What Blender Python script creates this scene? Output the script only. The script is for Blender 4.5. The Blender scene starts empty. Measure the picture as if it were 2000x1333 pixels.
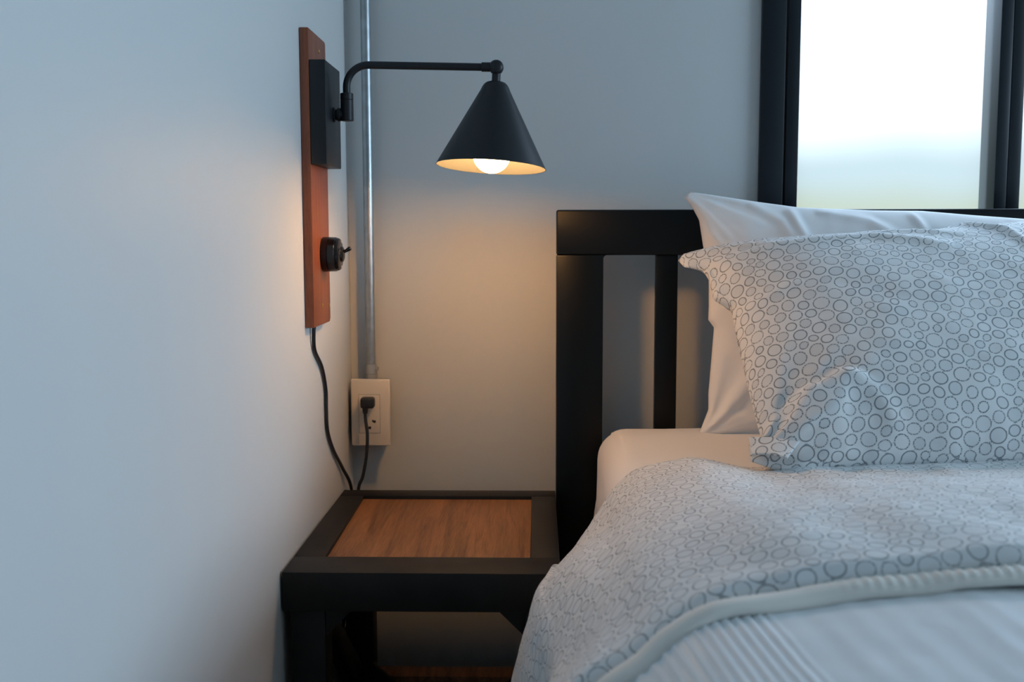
import bpy, bmesh, math, random
import numpy as np
from mathutils import Vector, Matrix
S = bpy.context.scene
COL = S.collection
R = math.radians

# ------------------------------------------------------------------ camera, sky, lights, exposure
cam = bpy.data.cameras.new('camera')
cam.sensor_width = 36.0
cam.lens = 2050 / 2000 * 36
cam.clip_start = 0.02
cam.dof.use_dof = True
cam.dof.focus_distance = 1.50
cam.dof.aperture_fstop = 5.0
cam_o = bpy.data.objects.new('camera', cam)
COL.objects.link(cam_o)
cam_o.matrix_world = (Matrix.Translation((0, -1.83, 0.98)) @ Matrix.Rotation(R(1.40), 4, 'Z')
                      @ Matrix.Rotation(R(90 - 5.8), 4, 'X') @ Matrix.Rotation(R(-0.12), 4, 'Z'))
S.camera = cam_o

w = bpy.data.worlds.new('overcast_sky')
S.world = w
w.use_nodes = True
nt = w.node_tree
nt.nodes.clear()
wo = nt.nodes.new('ShaderNodeOutputWorld')
bg = nt.nodes.new('ShaderNodeBackground')
tc = nt.nodes.new('ShaderNodeTexCoord')
sep = nt.nodes.new('ShaderNodeSeparateXYZ')
ns = nt.nodes.new('ShaderNodeTexNoise')
ns.inputs['Scale'].default_value = 7.0
ns.inputs['Detail'].default_value = 1.0
ma = nt.nodes.new('ShaderNodeMath'); ma.operation = 'MULTIPLY_ADD'
ma.inputs[1].default_value = 0.05; 
rp = nt.nodes.new('ShaderNodeValToRGB')
nt.links.new(tc.outputs['Generated'], sep.inputs[0])
nt.links.new(tc.outputs['Generated'], ns.inputs['Vector'])
nt.links.new(ns.outputs['Fac'], ma.inputs[0])
nt.links.new(sep.outputs['Z'], ma.inputs[2])
nt.links.new(ma.outputs[0], rp.inputs[0])
cr = rp.color_ramp
cr.interpolation = 'EASE'
SKY = 7.0
def stop(i, p, c):
    e = cr.elements[i] if i < 2 else cr.elements.new(p)
    e.position = p
    e.color = (c[0] / SKY, c[1] / SKY, c[2] / SKY, 1)
cr.elements[0].position = 0.0
stop(0, 0.0, (0.30, 0.38, 0.26))
stop(1, 1.0, (4.2, 5.4, 7.0))
stop(2, 0.045, (0.58, 0.64, 0.47))
stop(3, 0.085, (0.62, 0.76, 0.80))
stop(4, 0.135, (1.25, 1.4, 1.5))
stop(5, 0.30, (3.2, 4.2, 5.5))
bg.inputs['Strength'].default_value = SKY
nt.links.new(rp.outputs[0], bg.inputs[0])
nt.links.new(bg.outputs[0], wo.inputs[0])

def area(name, loc, rot, sx, sy, power, col, portal=False):
    l = bpy.data.lights.new(name, 'AREA')
    l.shape = 'RECTANGLE'; l.size = sx; l.size_y = sy; l.energy = power; l.color = col
    if portal: l.cycles.is_portal = True
    o = bpy.data.objects.new(name, l)
    COL.objects.link(o)
    o.location = loc; o.rotation_euler = rot
    return o
# the headboard window lets the sky in; an added area lamp stands in for an assumed window on the right
area('window_portal', (1.40, 0.125, 1.35), (R(-90), 0, 0), 2.1, 0.95, 1, (1, 1, 1), True)
area('assumed_side_daylight', (2.94, -1.15, 1.28), (0, R(90), 0), 0.9, 1.4, 52, (0.58, 0.80, 1.0))  # assumed daylight lamp, the right wall has no window opening
area('rear_fill', (1.6, -3.1, 1.7), (R(90), 0, 0), 1.4, 1.0, 0.8, (0.68, 0.86, 1.0))  # weak fill added behind the camera, no window there

vs = S.view_settings
S.display_settings.display_device = 'sRGB'
vs.view_transform = 'Standard'; vs.look = 'None'; vs.gamma = 1.0; vs.use_curve_mapping = False
vs.exposure = 0.0
S.cycles.use_denoising = True
S.cycles.max_bounces = 10
S.cycles.diffuse_bounces = 6
S.cycles.transparent_max_bounces = 12
S.cycles.sample_clamp_indirect = 8.0
S.cycles.caustics_reflective = False

# ------------------------------------------------------------------ helpers
def tag(o, label=None, cat=None, group=None, kind=None):
    if label: o['label'] = label
    if cat: o['category'] = cat
    if group: o['group'] = group
    if kind: o['kind'] = kind
    return o

def empty(name, loc=(0, 0, 0)):
    o = bpy.data.objects.new(name, None)
    o.empty_display_size = 0.05
    COL.objects.link(o)
    o.location = loc
    return o

def link_mesh(name, me, mats, parent=None):
    o = bpy.data.objects.new(name, me)
    for m in (mats if isinstance(mats, (list, tuple)) else [mats]):
        me.materials.append(m)
    COL.objects.link(o)
    if parent:
        o.parent = parent
        p, off = parent, Vector((0, 0, 0))
        while p:
            off += p.location; p = p.parent
        o.location = -off          # every mesh is authored in world coordinates
    return o

def finish(bm, name, mats, parent=None, smooth=35):
    me = bpy.data.meshes.new(name)
    bmesh.ops.recalc_face_normals(bm, faces=bm.faces)
    bm.to_mesh(me); bm.free()
    if smooth:
        me.polygons.foreach_set('use_smooth', [True] * len(me.polygons))
        me.set_sharp_from_angle(angle=R(smooth))
    return link_mesh(name, me, mats, parent)

def bm_box(bm, x0, x1, y0, y1, z0, z1, bev=0.0, seg=2):
    r = bmesh.ops.create_cube(bm, size=1.0)
    vv = r['verts']
    for v in vv:
        v.co = Vector((x0 + (v.co.x + .5) * (x1 - x0), y0 + (v.co.y + .5) * (y1 - y0), z0 + (v.co.z + .5) * (z1 - z0)))
    if bev > 0:
        es = list({e for v in vv for e in v.link_edges})
        bmesh.ops.bevel(bm, geom=es, offset=bev, segments=seg, affect='EDGES', profile=0.5)

def box(name, x0, x1, y0, y1, z0, z1, mat, parent=None, bev=0.0015, seg=2):
    bm = bmesh.new()
    bm_box(bm, x0, x1, y0, y1, z0, z1, bev, seg)
    return finish(bm, name, mat, parent)

def prism(name, pts, axis, a0, a1, mat, parent=None, bev=0.001):
    """polygon pts extruded along axis; pts are the two other coordinates in xyz order"""
    bm = bmesh.new()
    def mk(p, a):
        return {'x': (a, p[0], p[1]), 'y': (p[0], a, p[1]), 'z': (p[0], p[1], a)}[axis]
    lo = [bm.verts.new(mk(p, a0)) for p in pts]
    hi = [bm.verts.new(mk(p, a1)) for p in pts]
    bm.faces.new(lo); bm.faces.new(hi[::-1])
    n = len(pts)
    for i in range(n):
        bm.faces.new((lo[i], lo[(i + 1) % n], hi[(i + 1) % n], hi[i]))
    bmesh.ops.recalc_face_normals(bm, faces=bm.faces)
    if bev:
        bmesh.ops.bevel(bm, geom=list(bm.edges), offset=bev, segments=2, affect='EDGES', profile=0.5)
    return finish(bm, name, mat, parent)

def frame_of(axis):
    z = Vector(axis).normalized()
    x = z.orthogonal().normalized()
    return x, z.cross(x), z

def lathe_bm(bm, origin, axis, prof, seg=40, cap=True):
    x, y, z = frame_of(axis)
    o = Vector(origin)
    rings = []
    for h, r in prof:
        if r < 1e-6:
            rings.append([bm.verts.new(o + z * h)])
        else:
            rings.append([bm.verts.new(o + z * h + (x * math.cos(t) + y * math.sin(t)) * r)
                          for t in (2 * math.pi * k / seg for k in range(seg))])
    for a, b in zip(rings[:-1], rings[1:]):
        for k in range(seg):
            k2 = (k + 1) % seg
            if len(a) == 1 and len(b) == 1: continue
            if len(a) == 1: bm.faces.new((a[0], b[k], b[k2]))
            elif len(b) == 1: bm.faces.new((a[k], a[k2], b[0]))
            else: bm.faces.new((a[k], a[k2], b[k2], b[k]))
    if cap:
        for rg in (rings[0], rings[-1]):
            if len(rg) > 1: bm.faces.new(rg)

def lathe(name, origin, axis, prof, mat, parent=None, seg=40, cap=True, smooth=35):
    bm = bmesh.new()
    lathe_bm(bm, origin, axis, prof, seg, cap)
    return finish(bm, name, mat, parent, smooth)

def smooth_path(pts, n):
    """Catmull-Rom through pts"""
    P = [np.array(p, float) for p in pts]
    P = [2 * P[0] - P[1]] + P + [2 * P[-1] - P[-2]]
    out = []
    for i in range(1, len(P) - 2):
        p0, p1, p2, p3 = P[i - 1:i + 3]
        for k in range(n):
            t = k / n
            out.append(0.5 * (2 * p1 + (p2 - p0) * t + (2 * p0 - 5 * p1 + 4 * p2 - p3) * t * t + (3 * p1 - p0 - 3 * p2 + p3) * t ** 3))
    out.append(P[-2])
    return out

def tube_bm(bm, pts, rad, seg=12):
    P = [Vector(p) for p in pts]
    up = None
    rings = []
    for i, p in enumerate(P):
        t = (P[min(i + 1, len(P) - 1)] - P[max(i - 1, 0)]).normalized()
        if up is None: up = t.orthogonal().normalized()
        up = (up - t * up.dot(t)).normalized()
        b = t.cross(up)
        r = rad[i] if hasattr(rad, '__len__') else rad
        rings.append([bm.verts.new(p + (up * math.cos(a) + b * math.sin(a)) * r) for a in (2 * math.pi * k / seg for k in range(seg))])
    for a, b in zip(rings[:-1], rings[1:]):
        for k in range(seg):
            bm.faces.new((a[k], a[(k + 1) % seg], b[(k + 1) % seg], b[k]))
    bm.faces.new(rings[0]); bm.faces.new(rings[-1])

def tube(name, pts, rad, mat, parent=None, seg=12):
    bm = bmesh.new()
    tube_bm(bm, pts, rad, seg)
    return finish(bm, name, mat, parent, 50)

# numpy value noise
RNG = np.random.RandomState(7)
TAB = RNG.rand(256, 256)
def vnoise(x, y):
    xi = np.floor(x).astype(int); yi = np.floor(y).astype(int)
    fx = x - xi; fy = y - yi
    fx = fx * fx * fx * (fx * (fx * 6 - 15) + 10); fy = fy * fy * fy * (fy * (fy * 6 - 15) + 10)
    g = lambda a, b: TAB[a & 255, b & 255]
    return ((g(xi, yi) * (1 - fx) + g(xi + 1, yi) * fx) * (1 - fy) + (g(xi, yi + 1) * (1 - fx) + g(xi + 1, yi + 1) * fx) * fy) * 2 - 1
def fbm(x, y, o=3):
    s = 0; a = 1.0
    for k in range(o):
        s = s + a * vnoise(x * 2 ** k + 17.3 * k, y * 2 ** k + 5.1 * k); a *= 0.5
    return s
def sstep(x, a, b):
    t = np.clip((x - a) / (b - a), 0, 1)
    return t * t * (3 - 2 * t)
def resample(pts, n):
    p = np.array(pts, float)
    d = np.r_[0, np.cumsum(np.linalg.norm(np.diff(p, axis=0), axis=1))]
    t = np.linspace(0, d[-1], n)
    return np.stack([np.interp(t, d, p[:, k]) for k in range(p.shape[1])], 1)
def sdist(s, t, poly):
    """distance to a polyline, sign + on its left, and the parameter 0..1 along it"""
    p = np.array(poly, float)
    best = np.full(s.shape, 1e9); sg = np.zeros(s.shape); par = np.zeros(s.shape)
    n = len(p) - 1
    for i in range(n):
        a, b = p[i], p[i + 1]; e = b - a
        k = np.clip(((s - a[0]) * e[0] + (t - a[1]) * e[1]) / (e @ e), 0, 1)
        dx = s - a[0] - k * e[0]; dy = t - a[1] - k * e[1]
        d = np.hypot(dx, dy)
        m = d < best
        best = np.where(m, d, best)
        sg = np.where(m, np.sign(e[0] * dy - e[1] * dx), sg)
        par = np.where(m, (i + k) / n, par)
    return best, best * sg, par

def grid_mesh(name, V, UV=None, close_u=False):
    """V: (nv, nu, 3)"""
    nv, nu, _ = V.shape
    idx = np.arange(nv * nu).reshape(nv, nu)
    a = idx[:-1, :-1].ravel(); b = idx[:-1, 1:].ravel(); c = idx[1:, 1:].ravel(); d = idx[1:, :-1].ravel()
    faces = np.stack([a, b, c, d], 1)
    me = bpy.data.meshes.new(name)
    me.from_pydata(V.reshape(-1, 3).tolist(), [], faces.tolist())
    if UV is not None:
        uv = me.uv_layers.new(name='UVMap')
        uv.data.foreach_set('uv', UV.reshape(-1, 2)[faces.ravel()].astype(np.float32).ravel())
    me.polygons.foreach_set('use_smooth', [True] * len(me.polygons))
    return me

# ------------------------------------------------------------------ materials
def new_mat(name):
    m = bpy.data.materials.new(name)
    m.use_nodes = True
    n = m.node_tree
    b = n.nodes['Principled BSDF']
    return m, n, b

def plain(name, col, rough=0.5, metal=0.0, spec=0.5, noise=0.0, nscale=30.0, bump=0.0, bscale=200.0):
    m, n, b = new_mat(name)
    b.inputs['Base Color'].default_value = (*col, 1)
    b.inputs['Roughness'].default_value = rough
    b.inputs['Metallic'].default_value = metal
    b.inputs['Specular IOR Level'].default_value = spec
    t = n.nodes.new('ShaderNodeTexCoord')
    if noise:
        x = n.nodes.new('ShaderNodeTexNoise'); x.inputs['Scale'].default_value = nscale
        n.links.new(t.outputs['Object'], x.inputs['Vector'])
        k = n.nodes.new('ShaderNodeValToRGB')
        k.color_ramp.elements[0].position = .3; k.color_ramp.elements[1].position = .7
        k.color_ramp.elements[0].color = (*[c * (1 - noise) for c in col], 1)
        k.color_ramp.elements[1].color = (*[min(1, c * (1 + noise)) for c in col], 1)
        n.links.new(x.outputs['Fac'], k.inputs[0]); n.links.new(k.outputs[0], b.inputs['Base Color'])
    if bump:
        x = n.nodes.new('ShaderNodeTexNoise'); x.inputs['Scale'].default_value = bscale
        x.inputs['Detail'].default_value = 3
        n.links.new(t.outputs['Object'], x.inputs['Vector'])
        k = n.nodes.new('ShaderNodeBump'); k.inputs['Strength'].default_value = bump; k.inputs['Distance'].default_value = 0.001
        n.links.new(x.outputs['Fac'], k.inputs['Height']); n.links.new(k.outputs[0], b.inputs['Normal'])
    return m

def wood(name, dark, light, rough, axis_scale, ring=1.0):
    m, n, b = new_mat(name)
    t = n.nodes.new('ShaderNodeTexCoord')
    mp = n.nodes.new('ShaderNodeMapping'); mp.inputs['Scale'].default_value = axis_scale
    n.links.new(t.outputs['Object'], mp.inputs['Vector'])
    x = n.nodes.new('ShaderNodeTexNoise'); x.inputs['Scale'].default_value = 6 * ring
    x.inputs['Detail'].default_value = 6; x.inputs['Roughness'].default_value = 0.62; x.inputs['Distortion'].default_value = 0.8
    y = n.nodes.new('ShaderNodeTexNoise'); y.inputs['Scale'].default_value = 60 * ring; y.inputs['Detail'].default_value = 3
    n.links.new(mp.outputs[0], x.inputs['Vector']); n.links.new(mp.outputs[0], y.inputs['Vector'])
    mx = n.nodes.new('ShaderNodeMath'); mx.operation = 'MULTIPLY_ADD'; mx.inputs[1].default_value = 0.35
    n.links.new(y.outputs['Fac'], mx.inputs[0]); n.links.new(x.outputs['Fac'], mx.inputs[2])
    k = n.nodes.new('ShaderNodeValToRGB')
    k.color_ramp.elements[0].position = .45; k.color_ramp.elements[1].position = .88
    k.color_ramp.elements[0].color = (*dark, 1); k.color_ramp.elements[1].color = (*light, 1)
    n.links.new(mx.outputs[0], k.inputs[0]); n.links.new(k.outputs[0], b.inputs['Base Color'])
    b.inputs['Roughness'].default_value = rough
    bp = n.nodes.new('ShaderNodeBump'); bp.inputs['Strength'].default_value = 0.15; bp.inputs['Distance'].default_value = 0.001
    n.links.new(y.outputs['Fac'], bp.inputs['Height']); n.links.new(bp.outputs[0], b.inputs['Normal'])
    return m

def weave_bump(n, b, scale=900, strength=0.2):
    t = n.nodes.new('ShaderNodeTexCoord')
    x = n.nodes.new('ShaderNodeTexNoise'); x.inputs['Scale'].default_value = scale; x.inputs['Detail'].default_value = 2
    n.links.new(t.outputs['Object'], x.inputs['Vector'])
    bp = n.nodes.new('ShaderNodeBump'); bp.inputs['Strength'].default_value = strength; bp.inputs['Distance'].default_value = 0.0006
    n.links.new(x.outputs['Fac'], bp.inputs['Height']); n.links.new(bp.outputs[0], b.inputs['Normal'])

def cloth(name, col):
    m, n, b = new_mat(name)
    b.inputs['Base Color'].default_value = (*col, 1)
    b.inputs['Roughness'].default_value = 0.85
    b.inputs['Specular IOR Level'].default_value = 0.2
    b.inputs['Sheen Weight'].default_value = 0.15
    weave_bump(n, b)
    return m

def oval_tile(size=0.30, seed=5):
    """a repeating tile of packed ovals: (x, y, long half-axis, short half-axis, turn, tone)"""
    rs = np.random.RandomState(seed)
    r = []
    while sum(math.pi * q * q for q in r) < 0.845 * size * size:
        r.append(rs.choice([0.0112, 0.0098, 0.0086, 0.0074], p=[.20, .30, .32, .18]) * (0.95 + 0.1 * rs.rand()) + 0.0009)
    r = np.array(r); n = len(r)
    p = rs.rand(n, 2) * size
    for it in range(1500):                               # push overlapping ovals apart until they all fit
        d = p[:, None] - p[None]
        d -= size * np.round(d / size)
        L = np.sqrt((d ** 2).sum(2)) + np.eye(n)
        ov = np.clip(r[:, None] + r[None] - L, 0, None) * (1 - np.eye(n))
        p = (p + 0.35 * (d / L[..., None] * ov[..., None]).sum(1)) % size
    r = r - 0.0009
    # an oval still squeezed gives up some of its size
    for it in range(3):
        L = np.sqrt((d ** 2).sum(2)) + np.eye(n)
        ov = ((r[:, None] + r[None] + 0.0009 - L) * (1 - np.eye(n))).max(1)
        r = r - 0.5 * np.clip(ov, 0, None)
    asp = 0.84 + 0.16 * rs.rand(n)
    return np.stack([p[:, 0], p[:, 1], r, r * asp, rs.rand(n) * math.pi, rs.rand(n)], 1), size
TILE, TSIZE = oval_tile()
def oval_field(UV):
    """signed distance to the nearest oval's outline (negative inside) and that oval's tone, per vertex"""
    P_ = UV.reshape(-1, 2) % TSIZE
    best = np.full(len(P_), 1e3); tone = np.zeros(len(P_))
    for (x, y, ra, rb, th, to) in TILE:
        dx = P_[:, 0] - x; dx -= TSIZE * np.round(dx / TSIZE)
        dy = P_[:, 1] - y; dy -= TSIZE * np.round(dy / TSIZE)
        u_ = dx * math.cos(th) + dy * math.sin(th); v_ = -dx * math.sin(th) + dy * math.cos(th)
        k = np.hypot(u_ / ra, v_ / rb)
        d = (k - 1) * np.where(k > 1e-6, np.hypot(u_, v_) / np.maximum(k, 1e-6), rb)
        m_ = d < best
        best = np.where(m_, d, best); tone = np.where(m_, to, tone)
    return best, tone
def add_ovals(me, UV):
    b_, t_ = oval_field(UV)
    at = me.attributes.new('oval_distance', 'FLOAT', 'POINT'); at.data.foreach_set('value', (b_ * 1000).astype(np.float32))
    at = me.attributes.new('oval_tone', 'FLOAT', 'POINT'); at.data.foreach_set('value', t_.astype(np.float32))

def pebble_cloth(name, base, inner, ink):
    """cotton print of closely packed dotted ovals laid out on the cloth itself"""
    m, n, b = new_mat(name)
    N = n.nodes.new; L = n.links.new
    def math_(op, a, c=None, d=None):
        q = N('ShaderNodeMath'); q.operation = op
        for i, v in enumerate((a, c, d)):
            if v is None: continue
            if isinstance(v, (int, float)): q.inputs[i].default_value = v
            else: L(v, q.inputs[i])
        return q.outputs[0]
    at = N('ShaderNodeAttribute'); at.attribute_name = 'oval_distance'
    tn = N('ShaderNodeAttribute'); tn.attribute_name = 'oval_tone'
    d = at.outputs['Fac']; tone = tn.outputs['Fac']
    line = math_('ABSOLUTE', math_('ADD', d, 1.0))
    mr = N('ShaderNodeMapRange'); mr.interpolation_type = 'SMOOTHSTEP'
    L(line, mr.inputs['Value'])
    mr.inputs['From Min'].default_value = 1.15; mr.inputs['From Max'].default_value = 0.45
    ring = mr.outputs[0]
    uv = N('ShaderNodeUVMap'); uv.uv_map = 'UVMap'
    vo = N('ShaderNodeTexVoronoi'); vo.voronoi_dimensions = '2D'; vo.inputs['Scale'].default_value = 430.0
    vo.inputs['Randomness'].default_value = 0.45
    L(uv.outputs[0], vo.inputs['Vector'])
    md_ = N('ShaderNodeMapRange'); L(vo.outputs['Distance'], md_.inputs['Value'])
    md_.inputs['From Min'].default_value = 0.62; md_.inputs['From Max'].default_value = 0.30
    dotty = math_('GREATER_THAN', tone, 0.4)
    keep = math_('SUBTRACT', 1.0, math_('MULTIPLY', dotty, math_('MULTIPLY', math_('SUBTRACT', 1.0, md_.outputs[0]), 0.85)))
    ink_f = math_('MULTIPLY', math_('MULTIPLY', ring, keep), math_('MULTIPLY_ADD', tone, 0.25, 0.72))
    inside = math_('MULTIPLY', math_('LESS_THAN', d, -0.9), math_('FRACT', math_('MULTIPLY', tone, 7.3)))
    m1 = N('ShaderNodeMix'); m1.data_type = 'RGBA'
    m1.inputs['A'].default_value = (*base, 1); m1.inputs['B'].default_value = (*inner, 1)
    L(inside, m1.inputs['Factor'])
    m2 = N('ShaderNodeMix'); m2.data_type = 'RGBA'
    L(m1.outputs['Result'], m2.inputs['A']); m2.inputs['B'].default_value = (*ink, 1)
    L(ink_f, m2.inputs['Factor'])
    L(m2.outputs['Result'], b.inputs['Base Color'])
    b.inputs['Roughness'].default_value = 0.85
    b.inputs['Specular IOR Level'].default_value = 0.2
    b.inputs['Sheen Weight'].default_value = 0.15
    weave_bump(n, b)
    return m

M = {}
M['wall'] = plain('wall_paint', (0.60, 0.61, 0.61), 0.52, spec=0.3, bump=0.06, bscale=220)
M['ceiling'] = plain('ceiling_paint', (0.50, 0.51, 0.51), 0.8)
M['farwall'] = plain('darkened_wall_paint', (0.26, 0.26, 0.25), 0.6)  # for the unseen walls, darkened to weaken bounced light
M['floor'] = wood('floor_wood', (0.09, 0.05, 0.028), (0.19, 0.11, 0.06), 0.4, (8, 1, 1))
M['frame'] = plain('window_frame_paint', (0.005, 0.009, 0.014), 0.4, spec=0.35)
M['black'] = plain('black_lacquer', (0.002, 0.0035, 0.005), 0.36, spec=0.25, bump=0.05, bscale=120)
M['nblack'] = plain('worn_black_wood_paint', (0.008, 0.0075, 0.007), 0.5, spec=0.3, noise=0.25, nscale=25, bump=0.15, bscale=90)
M['lampblack'] = plain('lamp_black_metal', (0.008, 0.010, 0.013), 0.45, spec=0.4)
M['shade_in'] = plain('darkened_shade_lining', (0.062, 0.070, 0.075), 0.7, spec=0.1)  # lining colour darkened so the bulb's glow stays warm instead of clipping white
M['bakelite'] = plain('black_bakelite', (0.006, 0.006, 0.007), 0.2)
M['rubber'] = plain('black_rubber', (0.009, 0.010, 0.012), 0.45)
M['red_wood'] = wood('mahogany', (0.14, 0.036, 0.016), (0.30, 0.085, 0.036), 0.42, (14, 14, 1))
M['panel_wood'] = wood('teak_panel', (0.095, 0.034, 0.011), (0.37, 0.155, 0.055), 0.5, (9, 0.55, 6), 0.9)
M['brass'] = plain('brass', (0.62, 0.42, 0.16), 0.3, metal=1.0)
M['zinc'] = plain('galvanised_steel', (0.42, 0.45, 0.47), 0.42, metal=1.0, noise=0.12, nscale=60)
M['castzinc'] = plain('cast_zinc', (0.50, 0.50, 0.48), 0.45, metal=0.9)
M['plastic'] = plain('cream_plastic', (0.70, 0.64, 0.56), 0.4)
M['boxgrey'] = plain('grey_steel_box', (0.20, 0.20, 0.20), 0.5)
M['slot'] = plain('socket_slot_black', (0.01, 0.01, 0.01), 0.6)
M['sheet'] = cloth('white_sheet_cotton', (0.80, 0.78, 0.77))
M['pillowcase'] = cloth('white_pillowcase_cotton', (0.80, 0.80, 0.81))
M['coverlet'] = cloth('white_coverlet_cotton', (0.70, 0.735, 0.76))
M['hem'] = cloth('offwhite_hem_cotton', (0.76, 0.73, 0.68))
M['print'] = pebble_cloth('grey_oval_print_cotton', (0.72, 0.735, 0.74), (0.62, 0.645, 0.66), (0.10, 0.12, 0.14))
M['print_duvet'] = pebble_cloth('grey_oval_print_duvet', (0.70, 0.72, 0.73), (0.64, 0.665, 0.68), (0.17, 0.19, 0.21))

# frosted pane: partly see-through, partly diffusing
m, n, b = new_mat('frosted_glass')
n.nodes.remove(b)
tr = n.nodes.new('ShaderNodeBsdfTransparent'); tr.inputs[0].default_value = (0.95, 0.97, 0.97, 1)
tl = n.nodes.new('ShaderNodeBsdfTranslucent'); tl.inputs[0].default_value = (0.90, 0.93, 0.94, 1)
mx = n.nodes.new('ShaderNodeMixShader'); mx.inputs[0].default_value = 0.06
n.links.new(tr.outputs[0], mx.inputs[1]); n.links.new(tl.outputs[0], mx.inputs[2])
n.links.new(mx.outputs[0], n.nodes['Material Output'].inputs[0])
M['glass'] = m

m, n, b = new_mat('lit_bulb')
b.inputs['Base Color'].default_value = (0.9, 0.85, 0.75, 1)
b.inputs['Emission Color'].default_value = (1.0, 0.50, 0.17, 1)
BULB = 126.0
b.inputs['Emission Strength'].default_value = BULB
M['bulb'] = m

# ------------------------------------------------------------------ the room
XL, XR, YF, ZC = -0.328, 3.0, -3.2, 2.45
def struct(o):
    o['kind'] = 'structure'; return o
T = 0.12
WX0, WX1, WZ0, WZ1 = 0.378, 2.43, 0.90, 1.80     # window opening
bm = bmesh.new()
bm_box(bm, XL - T, WX0, 0, T, 0, ZC)
bm_box(bm, WX1, XR + T, 0, T, 0, ZC)
bm_box(bm, WX0, WX1, 0, T, 0, WZ0)
bm_box(bm, WX0, WX1, 0, T, WZ1, ZC)
struct(finish(bm, 'wall_back', M['wall'], None, 0))
struct(box('wall_left', XL - T, XL, YF - T, 0, 0, ZC, M['wall'], None, 0))
struct(box('wall_right', XR, XR + T, YF - T, 0, 0, ZC, M['farwall'], None, 0))
struct(box('wall_front', XL, XR, YF - T, YF, 0, ZC, M['farwall'], None, 0))
struct(box('ceiling', XL - T, XR + T, YF - T, T, ZC, ZC + 0.1, M['ceiling'], None, 0))
struct(box('floor', XL - T, XR + T, YF - T, T, -0.1, 0, M['floor'], None, 0))

win = tag(empty('window_1', (WX0, 0, WZ0)), 'black framed window of frosted panes above the headboard', 'window', kind='structure')
FR = 0.040
bm = bmesh.new()
bm_box(bm, WX0, WX0 + FR, -0.012, 0.09, WZ0, WZ1, 0.0015)
bm_box(bm, WX1 - FR, WX1, -0.012, 0.09, WZ0, WZ1, 0.0015)
bm_box(bm, WX0 + FR, WX1 - FR, -0.012, 0.09, WZ0, WZ0 + FR, 0.0015)
bm_box(bm, WX0 + FR, WX1 - FR, -0.012, 0.09, WZ1 - FR, WZ1, 0.0015)
finish(bm, 'window_frame', M['frame'], win)
p0, pitch, pane_w, st = 0.4445, 0.377, 0.333, 0.0225
edges = []
for k in range(5):
    x0 = p0 + k * pitch; x1 = x0 + pane_w
    edges.append((x0, x1))
    bm = bmesh.new()
    for a, c, z0, z1 in ((x0 - st, x0, WZ0 + FR, WZ1 - FR), (x1, x1 + st - 0.001, WZ0 + FR, WZ1 - FR),
                         (x0, x1, WZ0 + FR, WZ0 + FR + 0.03), (x0, x1, WZ1 - FR - 0.03, WZ1 - FR)):
        bm_box(bm, a + 0.0008, c, -0.004, 0.06, z0, z1, 0.0012)
    finish(bm, 'window_sash', M['frame'], win)
    pn = box('window_pane', x0 - 0.004, x1 + 0.004, 0.026, 0.031, WZ0 + FR + 0.026, WZ1 - FR - 0.026, M['glass'], win, 0)

# ------------------------------------------------------------------ wall lamp on its wooden board
lamp = tag(empty('wall_lamp', (-0.328, -0.304, 0.849)), 'black swing-arm wall lamp with lit cone shade on a reddish wood board', 'wall lamp')
bm = bmesh.new()
pts = [(-0.362, 0.849), (-0.250, 0.849), (-0.245, 0.854), (-0.245, 1.260), (-0.249, 1.264), (-0.362, 1.264)]
prism('backboard', pts, 'x', XL, -0.3145, M['red_wood'], lamp, 0.002)
bx = box('mounting_box', -0.3145, -0.2925, -0.362, -0.2535, 1.0775, 1.2205, M['lampblack'], lamp, 0.0012)
for (sy, sz) in ((-0.294, 1.2425), (-0.307, 0.878), (-0.2565, 0.8745)):
    s = lathe('screw', (-0.3147, sy, sz), (1, 0, 0), [(0, 0.0032), (0.0008, 0.0030), (0.0014, 0.002), (0.0016, 0)], M['brass'], lamp, 16)
    s['label'] = 'small brass screw head'
AY, AX = -0.305, -0.2733
lathe('stem', (-0.2925, AY, 1.1515), (1, 0, 0), [(0, 0.0105), (0.0022, 0.0105), (0.0026, 0.0078), (0.0055, 0.0078), (0.006, 0.0095), (0.0095, 0.0095), (0.0105, 0.0075), (0.016, 0.0075)], M['lampblack'], lamp, 28)
lathe('swivel_joint', (AX, AY, 1.1425), (0, 0, 1), [(0, 0.0083), (0.0008, 0.0093), (0.0295, 0.0093), (0.0300, 0.0088), (0.0304, 0.0093), (0.0385, 0.0093), (0.0393, 0.0083), (0.0393, 0.0)], M['lampblack'], lamp, 28)
path = [(AX, AY, 1.178), (AX, AY, 1.191)]
br = 0.031
cx, cz = AX + br, 1.1902
for k in range(1, 13):
    a = math.pi - k / 12 * (math.pi / 2 + 0.022)
    path.append((cx + br * math.cos(a), AY, cz + br * math.sin(a)))
x_, z_ = path[-1][0], path[-1][2]
for k in range(1, 9):
    x = x_ + (-0.0690 - x_) * k / 8
    path.append((x, AY, z_ + (1.2171 - z_) * k / 8))
tube('arm', path, 0.0054, M['lampblack'], lamp, 16)
HX, HZ = -0.0588, 1.2168
lathe('arm_collar', (-0.0800, AY, 1.2175), (1, 0, -0.02), [(0, 0.0058), (0.0005, 0.0067), (0.0125, 0.0067), (0.013, 0.006)], M['lampblack'], lamp, 24)
bm = bmesh.new()
lathe_bm(bm, (HX, AY - 0.009, HZ), (0, 1, 0), [(0, 0), (0.0005, 0.006), (0.003, 0.0093), (0.006, 0.0104), (0.012, 0.0104), (0.015, 0.0093), (0.0175, 0.006), (0.018, 0)], 28)
finish(bm, 'swivel_knuckle', M['lampblack'], lamp)
AXD = Vector((-math.tan(R(3.4)), math.tan(R(-4.0)), -1)).normalized()
TOP = Vector((HX - 0.0006, AY, 1.1968))
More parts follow.
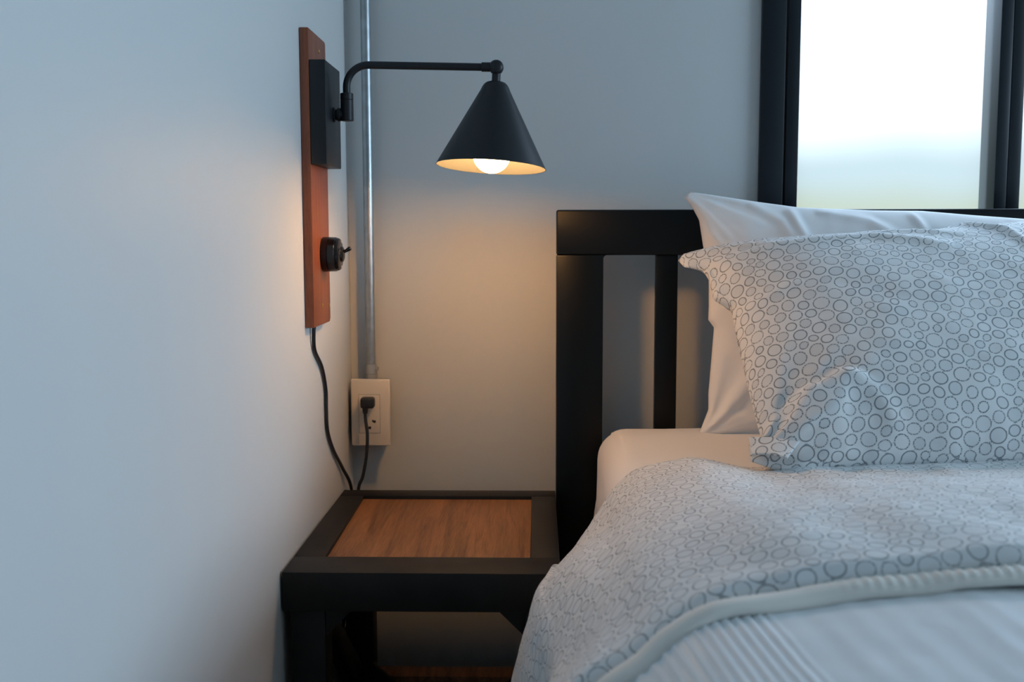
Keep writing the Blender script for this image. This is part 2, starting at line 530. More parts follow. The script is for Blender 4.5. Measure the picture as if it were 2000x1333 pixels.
lathe('shade_neck', TOP - AXD * 0.014, AXD, [(0, 0.0062), (0.015, 0.0062)], M['lampblack'], lamp, 24)
LS = 0.1215
outer = [(0, 0.007), (0.0002, 0.0095), (0.0018, 0.0140), (0.0045, 0.0170), (0.0085, 0.0194), (0.0135, 0.0216)]
outer += [(0.0135 + (LS - 0.0135) * k / 6, 0.0216 + (0.0788 - 0.0216) * k / 6) for k in range(1, 7)]
sh = lathe('lamp_shade', TOP, AXD, outer + [(LS, 0.0780)], M['lampblack'], lamp, 72, cap=False)
inner = [(0.0012, 0.0), (0.0014, 0.009), (0.004, 0.0142), (0.0085, 0.0180), (0.0140, 0.0205), (LS - 0.0002, 0.0780)]
li = lathe('shade_lining', TOP, AXD, inner, M['shade_in'], sh, 72, cap=False)
li['label'] = 'pale glowing inside of the cone shade'
BC = TOP + AXD * 0.1035
bprof = [(-0.0268 * math.cos(math.pi * k / 20) , 0.0268 * math.sin(math.pi * k / 20)) for k in range(21)]
bprof = [(h, max(r, 0.0)) for h, r in bprof]
bprof[0] = (-0.0268, 0.0); bprof[-1] = (0.0268, 0.0)
bprof = [(-0.060, 0.0), (-0.060, 0.0125), (-0.038, 0.0130), (-0.026, 0.016)] + [q for q in bprof if q[0] > -0.018]
bl = lathe('light_bulb', BC, AXD, bprof, M['bulb'], lamp, 32, cap=False, smooth=60)
bl['label'] = 'glowing round bulb'
# the round toggle switch
SY, SZ = -0.291, 0.9515
sw = lathe('toggle_switch', (-0.3145, SY, SZ), (1, 0, 0), [(0, 0.0246), (0.0012, 0.0256), (0.0085, 0.0256), (0.0090, 0.0248), (0.0096, 0.0248), (0.0101, 0.0254), (0.0192, 0.0250), (0.0196, 0.0242), (0.0202, 0.0242),
     (0.0218, 0.0240), (0.0246, 0.0228), (0.0262, 0.0195), (0.0268, 0.0120), (0.0296, 0.0105), (0.0312, 0.0070), (0.0318, 0.0)], M['bakelite'], lamp, 48)
sw['label'] = 'round black toggle switch'
bm = bmesh.new()
tube_bm(bm, [(-0.284, SY, SZ + 0.0035), (-0.2795, SY, SZ + 0.006), (-0.2755, SY, SZ + 0.0085), (-0.274, SY, SZ + 0.0095)], [0.0022, 0.0026, 0.0034, 0.0022], 12)
finish(bm, 'toggle_lever', M['bakelite'], sw, 60)
for s in (1, -1):
    lathe('cover_screw', (-0.2884, SY, SZ + s * 0.0185), (1, 0, 0), [(0, 0.0026), (0.0012, 0.0024), (0.0014, 0)], M['castzinc'], sw, 14)
cord_pts = [(-0.3215, -0.330, 0.851), (-0.3230, -0.3290, 0.838), (-0.3245, -0.3175, 0.8123), (-0.3245, -0.2700, 0.7817), (-0.3245, -0.2440, 0.7447), (-0.3245, -0.2425, 0.7127), (-0.3245, -0.2365, 0.6783),
            (-0.3245, -0.1930, 0.6383), (-0.3235, -0.1230, 0.5931), (-0.3180, -0.0760, 0.545), (-0.3180, -0.080, 0.46), (-0.3230, -0.105, 0.375), (-0.3240, -0.142, 0.331), (-0.3235, -0.135, 0.318), (-0.322, -0.105, 0.325), (-0.312, -0.075, 0.40), (-0.310, -0.080, 0.48),
            (-0.3047, -0.085, 0.5481), (-0.2973, -0.082, 0.5709), (-0.2914, -0.078, 0.6054), (-0.2899, -0.073, 0.6399), (-0.2935, -0.067, 0.6657), (-0.2938, -0.0665, 0.683)]
cd = tube('power_cord', smooth_path(cord_pts, 8), 0.0028, M['rubber'], lamp, 10)
bm = bmesh.new()
bm_box(bm, -0.3020, -0.2785, -0.072, -0.0513, 0.6850, 0.7035, 0.004, 3)
tube_bm(bm, [(-0.2935, -0.0665, 0.690), (-0.2936, -0.0665, 0.681), (-0.2937, -0.0665, 0.676)], [0.0052, 0.0048, 0.0038], 12)
finish(bm, 'plug', M['rubber'], cd)

# ------------------------------------------------------------------ socket and conduit in the corner
oc = tag(empty('electrical_outlet', (-0.288, 0, 0.674)), 'cream surface-mounted wall socket with one black plug in it', 'socket')
box('back_box', -0.3145, -0.2600, -0.040, 0.0, 0.622, 0.7275, M['boxgrey'], oc, 0.002)
box('cover_plate', -0.3217, -0.2543, -0.0470, -0.040, 0.6162, 0.7325, M['plastic'], oc, 0.0022, 3)
soc = box('socket_insert', -0.3078, -0.2718, -0.0486, -0.0468, 0.6390, 0.7057, M['plastic'], oc, 0.0007)
bm = bmesh.new()
bm_box(bm, -0.3081, -0.2715, -0.0474, -0.0468, 0.6386, 0.7061)
finish(bm, 'insert_groove', M['slot'], oc)
for i, (x, z, ww, hh) in enumerate(((-0.2812, 0.6590, 0.0058, 0.0046), (-0.2895, 0.6482, 0.0046, 0.0046), (-0.2975, 0.6590, 0.0030, 0.0046))):
    bm = bmesh.new()
    if i == 0:
        lathe_bm(bm, (x, -0.0489, z), (0, 1, 0), [(0, 0.0026), (0.0010, 0.0026)], 16)
        bm_box(bm, x - 0.0042, x - 0.0018, -0.0489, -0.0479, z - 0.0008, z + 0.003)
    else:
        bm_box(bm, x - ww / 2, x + ww / 2, -0.0489, -0.0479, z - hh / 2, z + hh / 2)
    finish(bm, 'socket_slot', M['slot'], soc)
con = tag(empty('conduit_pipe', (-0.290, -0.02, 0.7275)), 'galvanised steel conduit pipe running up the corner above the socket', 'pipe')
CX, CY = -0.2905, -0.0200
lathe('pipe', (CX, CY, 0.752), (0, 0, 1), [(0, 0.0083), (ZC - 0.752, 0.0083)], M['zinc'], con, 32)
cp = lathe('coupling', (CX, CY, 0.7275), (0, 0, 1), [(0, 0.0110), (0.0110, 0.0110), (0.0115, 0.0100), (0.0125, 0.0100), (0.0130, 0.0108), (0.0240, 0.0102), (0.0275, 0.0098), (0.0280, 0.0085)], M['castzinc'], con, 32)
lathe('set_screw', (CX + 0.0090, CY - 0.004, 0.7485), (1, -0.45, 0), [(0, 0.0034), (0.0045, 0.0034), (0.005, 0.0025), (0.0052, 0)], M['castzinc'], cp, 16)

# ------------------------------------------------------------------ nightstand
nsd = tag(empty('nightstand', (-0.147, -0.32, 0)), 'black painted nightstand with inset teak top between left wall and bed', 'nightstand')
NX0, NX1, NY0, NY1, NZ = -0.325, 0.0295, -0.540, -0.106, 0.553
PX0, PX1, PY0, PY1 = -0.2830, -0.0095, -0.4725, -0.1455
RZ = 0.502
bmk = lambda *a: None
prism('top_rail', [(NX0, NY0), (NX1, NY0), (NX1, PY0), (NX0, PY0)], 'z', RZ, NZ, M['nblack'], nsd, 0.0011)
prism('top_rail', [(NX0, PY1), (NX1, PY1), (NX1, NY1), (NX0, NY1)], 'z', RZ, NZ, M['nblack'], nsd, 0.0011)
prism('top_stile', [(NX0, PY0), (PX0, PY0), (PX0 - 0.003, PY1), (NX0, PY1)], 'z', RZ, NZ, M['nblack'], nsd, 0.0012)
prism('top_stile', [(PX1, PY0), (NX1, PY0), (NX1, PY1), (PX1, PY1)], 'z', RZ, NZ, M['nblack'], nsd, 0.0012)
tp = box('top_panel', PX0 - 0.003, PX1, PY0, PY1, 0.532, 0.5475, M['panel_wood'], nsd, 0.0006)
tp['label'] = 'inset brown wood panel of the top'
LX0, LX1 = -0.317, 0.0270
LW, RW = 0.045, 0.042
for (x0, x1) in ((LX0, LX0 + LW), (LX1 - RW, LX1)):
    for (y0, y1) in ((-0.534, -0.490), (-0.158, -0.112)):
        box('leg', x0, x1, y0, y1, 0.0, RZ, M['nblack'], nsd, 0.002)
SHZ = 0.2360
ix0, ix1 = LX0 + LW, LX1 - RW
for y0, y1 in ((-0.534, -0.492), (-0.156, -0.114)):
    box('shelf_rail', ix0, ix1, y0, y1, SHZ - 0.045, SHZ, M['nblack'], nsd, 0.0015)
for x0, x1 in ((LX0, LX0 + 0.034), (LX1 - 0.034, LX1)):
    box('side_rail', x0, x1, -0.490, -0.158, SHZ - 0.045, SHZ, M['nblack'], nsd, 0.0015)
y = -0.1155
k = 0
while y - 0.0420 > -0.540:
    s = box('shelf_slat', ix0 + 0.001, ix1 - 0.001, y - 0.0420, y, SHZ - 0.030, 0.2500 if k == 0 else SHZ - 0.012, M['panel_wood'], nsd, 0.0012)
    y -= 0.0620; k += 1
g = 0.036
for y0, y1 in ((-0.532, -0.508), (-0.150, -0.126)):
    for x, s in ((ix0, 1), (ix1, -1)):
        prism('corner_brace', [(x, RZ), (x + s * g, RZ), (x, RZ - g)], 'y', y0, y1, M['nblack'], nsd, 0.0008)
yb0, yb1 = -0.1700, -0.158
for x, s in ((ix0, 1), (ix1, -1)):
    prism('corner_brace', [(x, SHZ), (x + s * 0.042, SHZ), (x, SHZ + 0.042)], 'y', yb0, yb1, M['nblack'], nsd, 0.0008)
for x in (LX0 + 0.008, LX1 - 0.030):
    prism('side_brace', [(-0.158, SHZ), (-0.158, SHZ + 0.030), (-0.465, RZ), (-0.492, RZ), (-0.492, RZ - 0.012), (-0.192, SHZ)], 'x', x, x + 0.022, M['nblack'], nsd, 0.0008)

# ------------------------------------------------------------------ bed frame with slatted headboard
bed = tag(empty('bed', (0.83, -1.0, 0)), 'black wooden bed frame with a slatted headboard against the back wall', 'bed')
HX0, HX1 = 0.0310, 1.6300
HY0, HY1 = -0.100, -0.064
PW = 0.0771
box('headboard_post', HX0, HX0 + PW, HY0, HY1, 0, 0.946, M['black'], bed, 0.002)
box('headboard_post', HX1 - PW, HX1, HY0, HY1, 0, 0.946, M['black'], bed, 0.002)
box('top_rail', HX0, HX1, HY0, HY1, 0.9459, 1.0200, M['black'], bed, 0.003, 3)
box('lower_rail', HX0 + PW, HX1 - PW, HY0, HY1, 0.40, 0.52, M['black'], bed, 0.002)
x = 0.1953
while x < HX1 - PW - 0.06:
    box('slat', x, x + 0.0356, HY0 + 0.006, HY1 - 0.010, 0.519, 0.947, M['black'], bed, 0.0015)
    x += 0.1225
# rounded inner corners at the top of the first openings
fil = [(0, 0)] + [(0.006 - 0.006 * math.sin(a), -0.006 + 0.006 * math.cos(a)) for a in [math.pi / 2 * k / 6 for k in range(7)]]
prism('corner_fillet', [(HX0 + PW + a, 0.946 + b) for a, b in fil], 'y', HY0 + 0.001, HY1 - 0.001, M['black'], bed, 0)
for x0, x1 in ((0.105, 0.130), (1.535, 1.560)):
    box('side_rail', x0, x1, -2.08, HY0, 0.24, 0.36, M['black'], bed, 0.002)
box('foot_rail', 0.105, 1.560, -2.11, -2.08, 0.20, 0.42, M['black'], bed, 0.002)
for x in (0.105, 1.50):
    box('leg', x, x + 0.06, -2.145, -2.111, 0.0, 0.45, M['black'], bed, 0.002)
xx = -0.15
while xx > -2.0:
    box('bed_slat', 0.131, 1.534, xx - 0.07, xx, 0.30, 0.32, M['panel_wood'], bed, 0.001)
    xx -= 0.16

# ------------------------------------------------------------------ mattress under a fitted sheet
MX0, MX1, MY0, MY1, MZ0, MZ1 = 0.0935, 1.565, -2.075, -0.104, 0.3215, 0.6670
mat_ = tag(empty('mattress', (0.83, -1.0, MZ0)), 'mattress in a plain white fitted sheet on the bed frame', 'mattress')
def rbox_grid(x0, x1, y0, y1, z0, z1, r, rng=0.003):
    """rounded box made of a bevelled cube, slightly uneven"""
    bm = bmesh.new()
    bm_box(bm, x0, x1, y0, y1, z0, z1)
    bmesh.ops.subdivide_edges(bm, edges=list(bm.edges), cuts=14, use_grid_fill=True)
    lo = np.array([x0, y0, z0]) + r; hi = np.array([x1, y1, z1]) - r
    for v in bm.verts:
        c = np.array(v.co)
        q = np.clip(c, lo, hi)
        d = c - q; L = np.linalg.norm(d)
        if L > 1e-9:
            c = q + d / L * r
        v.co = c
    return bm
# build with denser rounding
def rounded(x0, x1, y0, y1, z0, z1, r, n=9):
    def axis(a, b):
        t = np.linspace(0, 1, n)
        e = a + r * (1 - np.cos(t * math.pi / 2))
        f = b - r * (1 - np.cos(t[::-1] * math.pi / 2))
        return np.unique(np.r_[e, np.linspace(a + r, b - r, 24)[1:-1], f])
    X, Y, Z = axis(x0, x1), axis(y0, y1), axis(z0, z1)
    bm = bmesh.new()
    cache = {}
    lo = np.array([x0, y0, z0]) + r; hi = np.array([x1, y1, z1]) - r
    def V(p):
        k = tuple(round(t, 6) for t in p)
        if k not in cache:
            c = np.array(p, float); q = np.clip(c, lo, hi); d = c - q; L = np.linalg.norm(d)
            if L > 1e-9:
                c = q + d / L * r
            cache[k] = bm.verts.new(c)
        return cache[k]
    def face(A, B, f):
        for i in range(len(A) - 1):
            for j in range(len(B) - 1):
                vs_ = [V(f(A[i], B[j])), V(f(A[i + 1], B[j])), V(f(A[i + 1], B[j + 1])), V(f(A[i], B[j + 1]))]
                if len(set(vs_)) == 4:
                    bm.faces.new(vs_)
    for z in (z0, z1): face(X, Y, lambda a, b: (a, b, z))
    for yy in (y0, y1): face(X, Z, lambda a, b: (a, yy, b))
    for x_ in (x0, x1): face(Y, Z, lambda a, b: (x_, a, b))
    return bm
bm = rounded(MX0, MX1, MY0, MY1, MZ0, MZ1, 0.050)
for v in bm.verts:
    c = v.co
    if c.z > 0.40:
        v.co.z += 0.0025 * float(fbm(np.array(c.x * 9.0), np.array(c.y * 9.0), 2)) * sstep(c.z, 0.6, 0.65)
        v.co.x += 0.004 * float(fbm(np.array(c.y * 7.0), np.array(c.z * 14.0), 2)) * (1 if c.x < 0.12 else 0)
finish(bm, 'fitted_sheet', M['sheet'], mat_, 0)
for p in mat_.children[0].data.polygons: p.use_smooth = True

# ------------------------------------------------------------------ pillows
def pillow(name, label, mats, O, tv, left, top, bottom, W, nu, nv, front, back, creases, seed, wr=0.0028, printed=False, uvshift=(0, 0)):
    """O: origin of the pillow's own plane (s along x, t along tv); outlines in metres in that plane"""
    O = np.array(O, float); tv = np.array(tv, float); tv /= np.linalg.norm(tv)
    nrm = np.array([0, -tv[2], tv[1]])
    l = resample(left, nv)[::-1]                      # bottom to top
    sR = l[:, 0].mean() + W
    tR0, tR1 = bottom[-1][1], top[-1][1]
    top = list(top) + [(sR - 0.10, tR1 - 0.004), (sR, tR1 + 0.01)]
    bottom = list(bottom) + [(sR - 0.10, tR0 + 0.004), (sR, tR0 - 0.01)]
    # denser columns on the left, where the pillow is seen
    tt = resample(top, 400); bb = resample(bottom, 400)
    q = np.linspace(0, 1, nu)
    pick = lambda a: np.stack([np.interp(q, np.linspace(0, 1, 400), a[:, k]) for k in (0, 1)], 1)
    tt, bb = pick(tt), pick(bb)
    r = np.stack([np.full(nv, sR) - 0.02 * np.sin(np.linspace(0, math.pi, nv)), np.linspace(bb[-1, 1], tt[-1, 1], nv)], 1)
    u = np.linspace(0, 1, nu)[None, :, None]; v = np.linspace(0, 1, nv)[:, None, None]
    G = (1 - u) * l[:, None] + u * r[:, None] + (1 - v) * bb[None] + v * tt[None] \
        - ((1 - u) * (1 - v) * bb[0] + u * (1 - v) * bb[-1] + (1 - u) * v * tt[0] + u * v * tt[-1])
    for it in range(250):
        G[1:-1, 1:-1] = 0.25 * (G[:-2, 1:-1] + G[2:, 1:-1] + G[1:-1, :-2] + G[1:-1, 2:])
    s, t = G[..., 0], G[..., 1]
    U, Vv = np.meshgrid(np.linspace(0, 1, nu), np.linspace(0, 1, nv))
    prof = lambda a, p: np.clip(1 - np.abs(2 * a - 1) ** p[0], 0, 1) ** p[1]
    base = prof(U, (3.4, 0.62)) * prof(Vv, (2.5, 0.60))
    # corners and hems stay flat
    du = np.minimum(U, 1 - U) * W; dv = np.minimum(Vv, 1 - Vv) * 0.42
    edge = np.minimum(du, dv)
    off = front * base
    # seam puckers, wrinkles fanning from the corners, soft unevenness
    wob = np.zeros_like(s)
    for (cu, cv) in ((0, 0), (0, 1), (1, 0), (1, 1)):
        ds = (U - cu) * W; dt = (Vv - cv) * 0.42
        rr = np.hypot(ds, dt) + 1e-6
        an = np.arctan2(dt, ds)
        wob += vnoise(an * 4.5 + seed + 9 * cu, rr * 3 + 31 * cv) * np.exp(-((rr - 0.09) / 0.11) ** 2) * 2.2
    wob += fbm(s * 11 + seed, t * 16 + seed * 2, 3) * 0.9
    puck = vnoise(s * 46 + seed, t * 3) * np.exp(-dv / 0.022) + vnoise(t * 46 + seed, s * 3 + 8) * np.exp(-du / 0.022)
    fade = sstep(edge, 0.0, 0.012)
    wob = (wob * wr + puck * 0.0022) * fade
    off_uv = off.copy()
    for kind, poly, A, wdt, extra in creases:
        d, sd, par = sdist(s, t, poly)
        if kind == 'step':
            sd = sd + 0.006 * fbm(s * 24 + 3, t * 24 + 1, 2)
        ends = np.sin(np.clip(par, 0.0, 1.0) * math.pi) ** 0.5
        if kind == 'ridge':
            wob += A * np.exp(-(d / wdt) ** 2) * ends * fade
        else:                                          # a fold standing proud on the right-hand side of the line
            side = -sd
            # smooth signed step, fading away from the line and beyond its ends
            prof_ = sstep(side, -wdt, wdt) * np.exp(-np.clip(side, 0, None) / extra)
            f_ = A * prof_ * ends - 0.35 * A * np.exp(-((side + wdt) / wdt) ** 2) * ends
            for it in range(10):
                f_[1:-1, 1:-1] = 0.2 * (f_[1:-1, 1:-1] + f_[:-2, 1:-1] + f_[2:, 1:-1] + f_[1:-1, :-2] + f_[1:-1, 2:])
            wob += f_ * fade
    off = off + wob
    F = O + s[..., None] * np.array([1.0, 0, 0]) + t[..., None] * tv + off[..., None] * nrm
    B = O + s[..., None] * np.array([1.0, 0, 0]) + t[..., None] * tv - (back * base + 0.0015 * fade)[..., None] * nrm
    F0 = O + s[..., None] * np.array([1.0, 0, 0]) + t[..., None] * tv + off_uv[..., None] * nrm
    # cloth coordinates: arc length from the middle
    du_ = np.linalg.norm(np.diff(F0, axis=1), axis=2); dv_ = np.linalg.norm(np.diff(F0, axis=0), axis=2)
    cu = np.concatenate([np.zeros((nv, 1)), np.cumsum(du_, 1)], 1); cu = cu - cu[:, nu // 2][:, None] + s[:, nu // 2][:, None]
    cv = np.concatenate([np.zeros((1, nu)), np.cumsum(dv_, 0)], 0); cv = cv - cv[nv // 2][None]
    UV = np.stack([cu + uvshift[0], cv + uvshift[1]], 2)
    root = tag(empty(name, tuple(F[0].mean(0) * 0.5 + B[0].mean(0) * 0.5)), label, 'pillow')
    # front and back share one closed mesh
    V2 = np.concatenate([F, B[::-1][1:-1], ], 0)
    nvert = V2.shape[0]
    V3 = np.concatenate([V2, V2[:1]], 0)
    UV3 = np.concatenate([UV, UV[::-1][1:-1] + np.array([0, 3.0]), UV[:1] + np.array([0, 3.0])], 0)
    me = grid_mesh('pillowcase', V3, UV3)
    if printed: add_ovals(me, UV3)
    o = link_mesh('pillowcase', me, mats, root)
    b2 = bmesh.new(); b2.from_mesh(me)
    bmesh.ops.remove_doubles(b2, verts=b2.verts, dist=0.00012)
    bmesh.ops.recalc_face_normals(b2, faces=b2.faces)
    b2.to_mesh(me); b2.free()
    me.polygons.foreach_set('use_smooth', [True] * len(me.polygons))
    return root

pillow('pillow', 'plain white pillow standing against the slatted headboard', M['pillowcase'], (0, -0.188, 0.664), (0, 0.045, 0.39),
       [(0.239, 0.385), (0.233, 0.376), (0.245, 0.361), (0.256, 0.34), (0.262, 0.3), (0.271, 0.251), (0.271, 0.202), (0.270, 0.182), (0.279, 0.170), (0.275, 0.121), (0.270, 0.065), (0.270, 0.040), (0.256, 0.004), (0.255, -0.005)],
       [(0.239, 0.385), (0.252, 0.384), (0.348, 0.369), (0.413, 0.360), (0.525, 0.355), (0.605, 0.354), (0.685, 0.347), (0.765, 0.341)],
       [(0.255, -0.005), (0.356, -0.006), (0.524, -0.006)], 0.70, 200, 140, 0.060, 0.030,
       [('ridge', [(0.249, 0.335), (0.293, 0.292)], 0.003, 0.006, 0), ('ridge', [(0.392, 0.358), (0.404, 0.327), (0.421, 0.290)], 0.008, 0.008, 0),
        ('ridge', [(0.434, 0.352), (0.513, 0.335), (0.560, 0.305)], 0.009, 0.008, 0), ('ridge', [(0.580, 0.352), (0.589, 0.334), (0.601, 0.308)], 0.007, 0.007, 0),
        ('ridge', [(0.33, 0.365), (0.379, 0.335), (0.405, 0.290)], 0.006, 0.009, 0),
        ('step', [(0.253, 0.026), (0.308, 0.031), (0.366, 0.026)], 0.005, 0.003, 0.05)], 3.3, 0.0024)

pillow('pillow', 'grey oval-print pillow leaning on the white pillow in front of the headboard', M['print'], (0, -0.500, 0.692), (0, 0.30, 0.26),
       [(0.215, 0.378), (0.223, 0.363), (0.25, 0.357), (0.257, 0.335), (0.259, 0.293), (0.282, 0.274), (0.283, 0.208), (0.286, 0.122), (0.29, 0.051), (0.292, 0.032), (0.274, 0.024), (0.273, -0.003)],
       [(0.215, 0.378), (0.225, 0.394), (0.262, 0.403), (0.342, 0.412), (0.439, 0.418), (0.519, 0.422), (0.601, 0.430), (0.684, 0.444), (0.761, 0.460), (0.84, 0.470)],
       [(0.273, -0.003), (0.311, -0.021), (0.358, -0.015), (0.456, -0.009), (0.618, -0.004)], 0.70, 300, 190, 0.080, 0.045,
       [('step', [(0.284, 0.011), (0.309, 0.045), (0.338, 0.066), (0.372, 0.088), (0.398, 0.098), (0.412, 0.092), (0.425, 0.080)], 0.013, 0.006, 0.05),
        ('ridge', [(0.395, 0.096), (0.425, 0.072), (0.445, 0.045), (0.452, 0.010)], 0.005, 0.013, 0),
        ('ridge', [(0.318, 0.010), (0.345, 0.030), (0.385, 0.040)], 0.004, 0.010, 0),
        ('ridge', [(0.219, 0.350), (0.325, 0.352), (0.387, 0.358), (0.494, 0.366), (0.551, 0.350), (0.599, 0.330)], 0.007, 0.010, 0),
        ('ridge', [(0.60, 0.44), (0.646, 0.421), (0.688, 0.381), (0.716, 0.30)], 0.008, 0.009, 0),
        ('ridge', [(0.285, 0.238), (0.327, 0.256), (0.373, 0.271)], 0.004, 0.010, 0),
        ('ridge', [(0.48, 0.395), (0.56, 0.385), (0.63, 0.37)], 0.005, 0.009, 0)], 8.1, 0.0028, True)

# the loose corner of the print pillow's case, turned out on the duvet
pp = bpy.data.objects['pillow.001']
fo = np.array([0, -0.500, 0.692]); ft = np.array([0, .30, .26]); ft /= np.linalg.norm(ft); fn = np.array([0, -ft[2], ft[1]])
q00, q10, q11, q01 = np.array([0.2735, -0.002]), np.array([0.311, -0.021]), np.array([0.332, 0.008]), np.array([0.2730, 0.0275])
gu, gv = np.meshgrid(np.linspace(0, 1, 26), np.linspace(0, 1, 22))
st = ((1 - gu) * (1 - gv))[..., None] * q00 + (gu * (1 - gv))[..., None] * q10 + (gu * gv)[..., None] * q11 + ((1 - gu) * gv)[..., None] * q01
lift = 0.014 + 0.007 * np.sin(gu * 2.4) - 0.004 * gv + 0.012 * gu
FV = fo + st[..., :1] * np.array([1., 0, 0]) + st[..., 1:] * ft + lift[..., None] * fn
UVf = st + np.array([0.11, 0.17])
me = grid_mesh('case_corner', FV, UVf); add_ovals(me, UVf)
o = link_mesh('case_corner', me, M['print'], pp)
md = o.modifiers.new('thickness', 'SOLIDIFY'); md.thickness = 0.0025; md.offset = 0

# ------------------------------------------------------------------ duvet and coverlet: cross-section (x, z) of the cloth over the bed, from right to left
CS = [(1.66, 0.50), (1.64, 0.60), (1.60, 0.665), (1.52, 0.702), (1.40, 0.718), (1.15, 0.726), (0.75, 0.727), (0.40, 0.722), (0.30, 0.714), (0.215, 0.704), (0.140, 0.687), (0.102, 0.667), (0.077, 0.645), (0.049, 0.623), (0.025, 0.595),
      (0.006, 0.562), (-0.003, 0.522), (-0.011, 0.482), (-0.020, 0.431), (-0.026, 0.37), (-0.027, 0.29)]
cs = np.array(smooth_path([(a, 0, b) for a, b in CS], 12))[:, [0, 2]]
cs = resample(cs, 1400)
cs = np.concatenate([cs[:560:14], cs[560:]], 0)     # dense where the duvet is seen, from mid-bed to the hanging side
tang = np.gradient(cs, axis=0); tang /= np.linalg.norm(tang, axis=1)[:, None]
nor = np.stack([tang[:, 1], -tang[:, 0]], 1)          # outward: up on top, -x on the left side
if nor[len(nor) // 2, 1] < 0: nor = -nor
arc = np.r_[0, np.cumsum(np.linalg.norm(np.diff(cs, axis=0), axis=1))]

def draped(h, y, a_idx=None):
    """points of the cloth at outward offset h (nv, nu), at y (nv, nu)"""
    c = cs[None] + nor[None] * h[..., None]
    return np.stack([c[..., 0], y, c[..., 1]], 2)

# duvet: closed puffy slab; far edge by the pillows, near edge folded
nu_ = len(cs)
xleft = cs[:, 0]
y_far = -0.440 - 0.116 * (1 - sstep(xleft, 0.005, 0.125)) + 0.01 * vnoise(arc * 6, arc * 0)
def fold_y(x):
    return -0.975 - 0.030 * (1 - sstep(x, 0.05, 0.25))
y_near = fold_y(xleft) + 0.006 * vnoise(arc * 9 + 3, arc * 0 + 4) - 0.03 * sstep(-xleft, 0.0, 0.04)
TH = 0.036
rows = []
for a in np.linspace(-90, 90, 13):                     # far rounded edge
    rows.append(('f', R(a)))
for q in np.linspace(0, 1, 250)[1:-1]:
    rows.append(('t', q))
for a in np.linspace(90, -90, 13):                     # near rounded edge
    rows.append(('n', R(a)))
for q in np.linspace(1, 0, 24)[1:-1]:
    rows.append(('b', q))
rf, rn = TH / 2, 0.013
Y, Hh, ARC = [], [], []
for kind, q in rows:
    if kind == 'f':
        yy = y_far - rf * 1.6 + rf * 1.6 * math.cos(q); hh = -TH / 2 + rf * math.sin(q)
    elif kind == 'n':
        yy = y_near + rn - rn * math.cos(q); hh = -rn + rn * math.sin(q)
    elif kind == 't':
        yy = (y_far - rf * 1.6) * (1 - q) + (y_near + rn) * q; hh = 0.0
    else:
        yy = (y_far - rf * 1.6) * (1 - q) + (y_near + rn) * q; hh = -TH * (1 - q) - 2 * rn * q
    Y.append(yy * np.ones(nu_)); Hh.append(hh * np.ones(nu_))
Y = np.array(Y); Hh = np.array(Hh)
Aarc = np.repeat(arc[None], len(rows), 0)
topm = np.array([1.0 if k_ in 'tfn' else 0.0 for k_, _ in rows])[:, None]
puff = 0.0045 * fbm(Aarc * 6.0, Y * 7.0, 2) + 0.0014 * fbm(Aarc * 22 + 5, Y * 26, 2)
# a few long soft folds towards the hanging side, and shallow pulls by the pillow
hang = sstep(-cs[:, 0], -0.10, 0.03)[None]
puff += hang * 0.012 * np.sin(Y * 17 + 1.2 * np.sin(Aarc * 5))
puff += 0.006 * np.exp(-((Y + 0.88) / 0.05) ** 2) * vnoise(Aarc * 14, Y * 0 + 2)
low = (0.014 + 0.020 * sstep(cs[:, 0], 0.19, 0.29))[None] * sstep(Y, -0.82, -0.53)                   # flatter by the pillows
Hh = Hh + puff * topm - low * np.where(nor[:, 1] > 0.5, 1.0, 0.0)[None] * sstep(nor[:, 1], 0.3, 0.8)[None]
V = draped(Hh, Y)
rowlen = np.r_[0, np.cumsum(np.linalg.norm(np.diff(V, axis=0), axis=2).mean(1))]
UV = np.stack([Aarc + 0.31, np.repeat(rowlen[:, None], nu_, 1)], 2)
V = np.concatenate([V, V[:1]], 0)
UV = np.concatenate([UV, UV[-1:] + np.array([0, 0.004])], 0)
duv = tag(empty('duvet', (0.8, -0.75, 0.66)), 'puffy duvet with grey oval print folded across the bed below the pillows', 'duvet')
me = grid_mesh('duvet_cover', V, UV)
add_ovals(me, UV)
b2 = bmesh.new(); b2.from_mesh(me)
bmesh.ops.remove_doubles(b2, verts=b2.verts, dist=0.00005)
bmesh.ops.holes_fill(b2, edges=[e for e in b2.edges if e.is_boundary], sides=0)
bmesh.ops.recalc_face_normals(b2, faces=b2.faces)
b2.to_mesh(me); b2.free()
me.polygons.foreach_set('use_smooth', [True] * len(me.polygons))
link_mesh('duvet_cover', me, M['print_duvet'], duv)

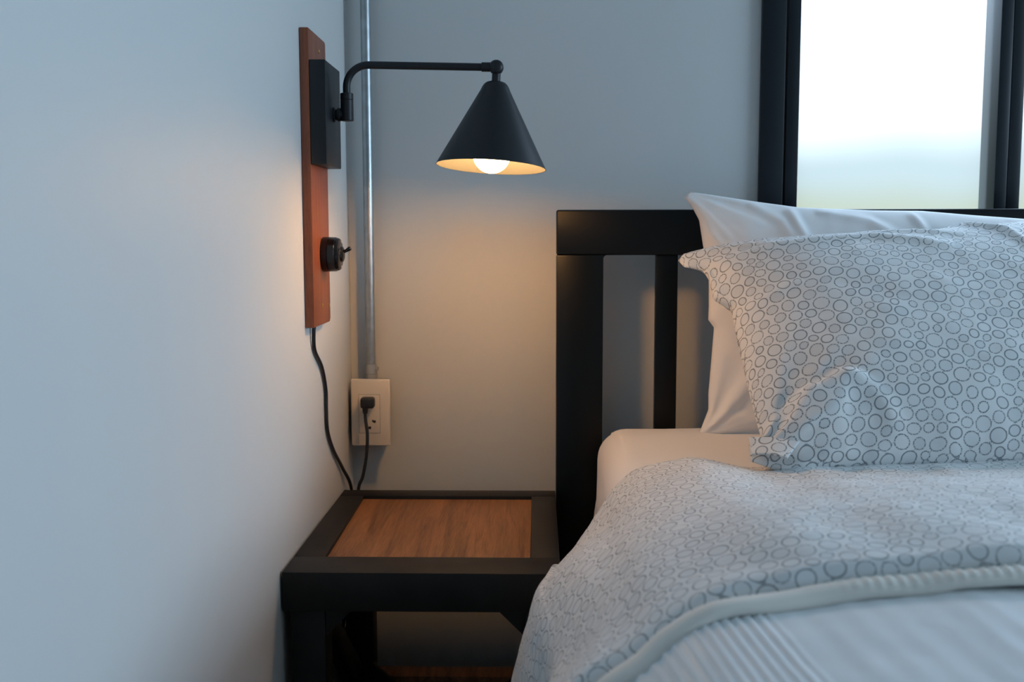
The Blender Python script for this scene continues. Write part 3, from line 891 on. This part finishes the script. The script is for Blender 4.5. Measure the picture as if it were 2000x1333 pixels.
# coverlet: ribbed white cloth from under the duvet's fold to the foot of the bed
cov = tag(empty('coverlet', (0.8, -1.6, 0.66)), 'white ribbed coverlet over the foot of the bed beyond the duvet fold', 'bedspread')
ys = np.r_[np.linspace(-0.930, -1.30, 130), np.linspace(-1.31, -2.13, 40)]
al = np.r_[np.linspace(0, arc[-1] * 0.55, 80), np.linspace(arc[-1] * 0.55, arc[-1], 620)[1:]]
csf = np.stack([np.interp(al, arc, cs[:, k]) for k in (0, 1)], 1)
nf = np.stack([np.interp(al, arc, nor[:, k]) for k in (0, 1)], 1); nf /= np.linalg.norm(nf, axis=1)[:, None]
Yc = np.repeat(ys[:, None], len(al), 1); Ac = np.repeat(al[None], len(ys), 0)
Xc = np.repeat(csf[None, :, 0], len(ys), 0)
# ribs run along the bed; two bands: on the edge of the bed and thin pleats over the top
rib = np.zeros_like(Yc)
# cloth fans slightly towards the foot
ph = (Xc + 0.10 * (Yc + 0.96))
band = sstep(ph, 0.020, 0.030) * (1 - sstep(ph, 0.162, 0.185))
rib += band * 0.0011 * np.sin(2 * math.pi * ph / 0.0092)
rib += 0.00018 * np.sin(2 * math.pi * ph / 0.0260) * sstep(ph, 0.17, 0.2)
hc = -0.0275 + 0.0145 * (1 - sstep(Xc, 0.10, 0.22)) + 0.003 * fbm(Ac * 5 + 9, Yc * 5, 2) + 0.0005 * fbm(Ac * 30, Yc * 30, 2) + rib - 0.012 * sstep(Yc, -0.96, -0.93)
Vc = np.stack([csf[None, :, 0] + nf[None, :, 0] * hc, Yc, csf[None, :, 1] + nf[None, :, 1] * hc], 2)
me = grid_mesh('coverlet_cloth', Vc)
o = link_mesh('coverlet_cloth', me, M['coverlet'], cov)
md = o.modifiers.new('thickness', 'SOLIDIFY'); md.thickness = 0.004; md.offset = -1
# hem roll that shows along the fold
sec = []
hem_rows = []
for a in np.linspace(0, 2 * math.pi, 15):
    yy = fold_y(csf[:, 0]) - 0.012 + 0.0125 * np.cos(a) + 0.004 * vnoise(al * 12 + 2, al * 0 + 7)
    hh = -0.0205 + 0.011 * (1 - sstep(csf[:, 0], 0.10, 0.22)) + 0.0078 * np.sin(a) + 0.0007 * np.sin(2 * math.pi * (al / 0.0095)) * sstep(csf[:, 0], 0.22, 0.30) * max(0.0, math.sin(a)) + 0.002 * vnoise(al * 25, al * 0 + a * 0.3)
    hem_rows.append(np.stack([csf[:, 0] + nf[:, 0] * hh, yy, csf[:, 1] + nf[:, 1] * hh], 1))
me = grid_mesh('hem', np.array(hem_rows))
h = link_mesh('hem', me, M['hem'], cov)
h['label'] = 'off-white rolled hem'
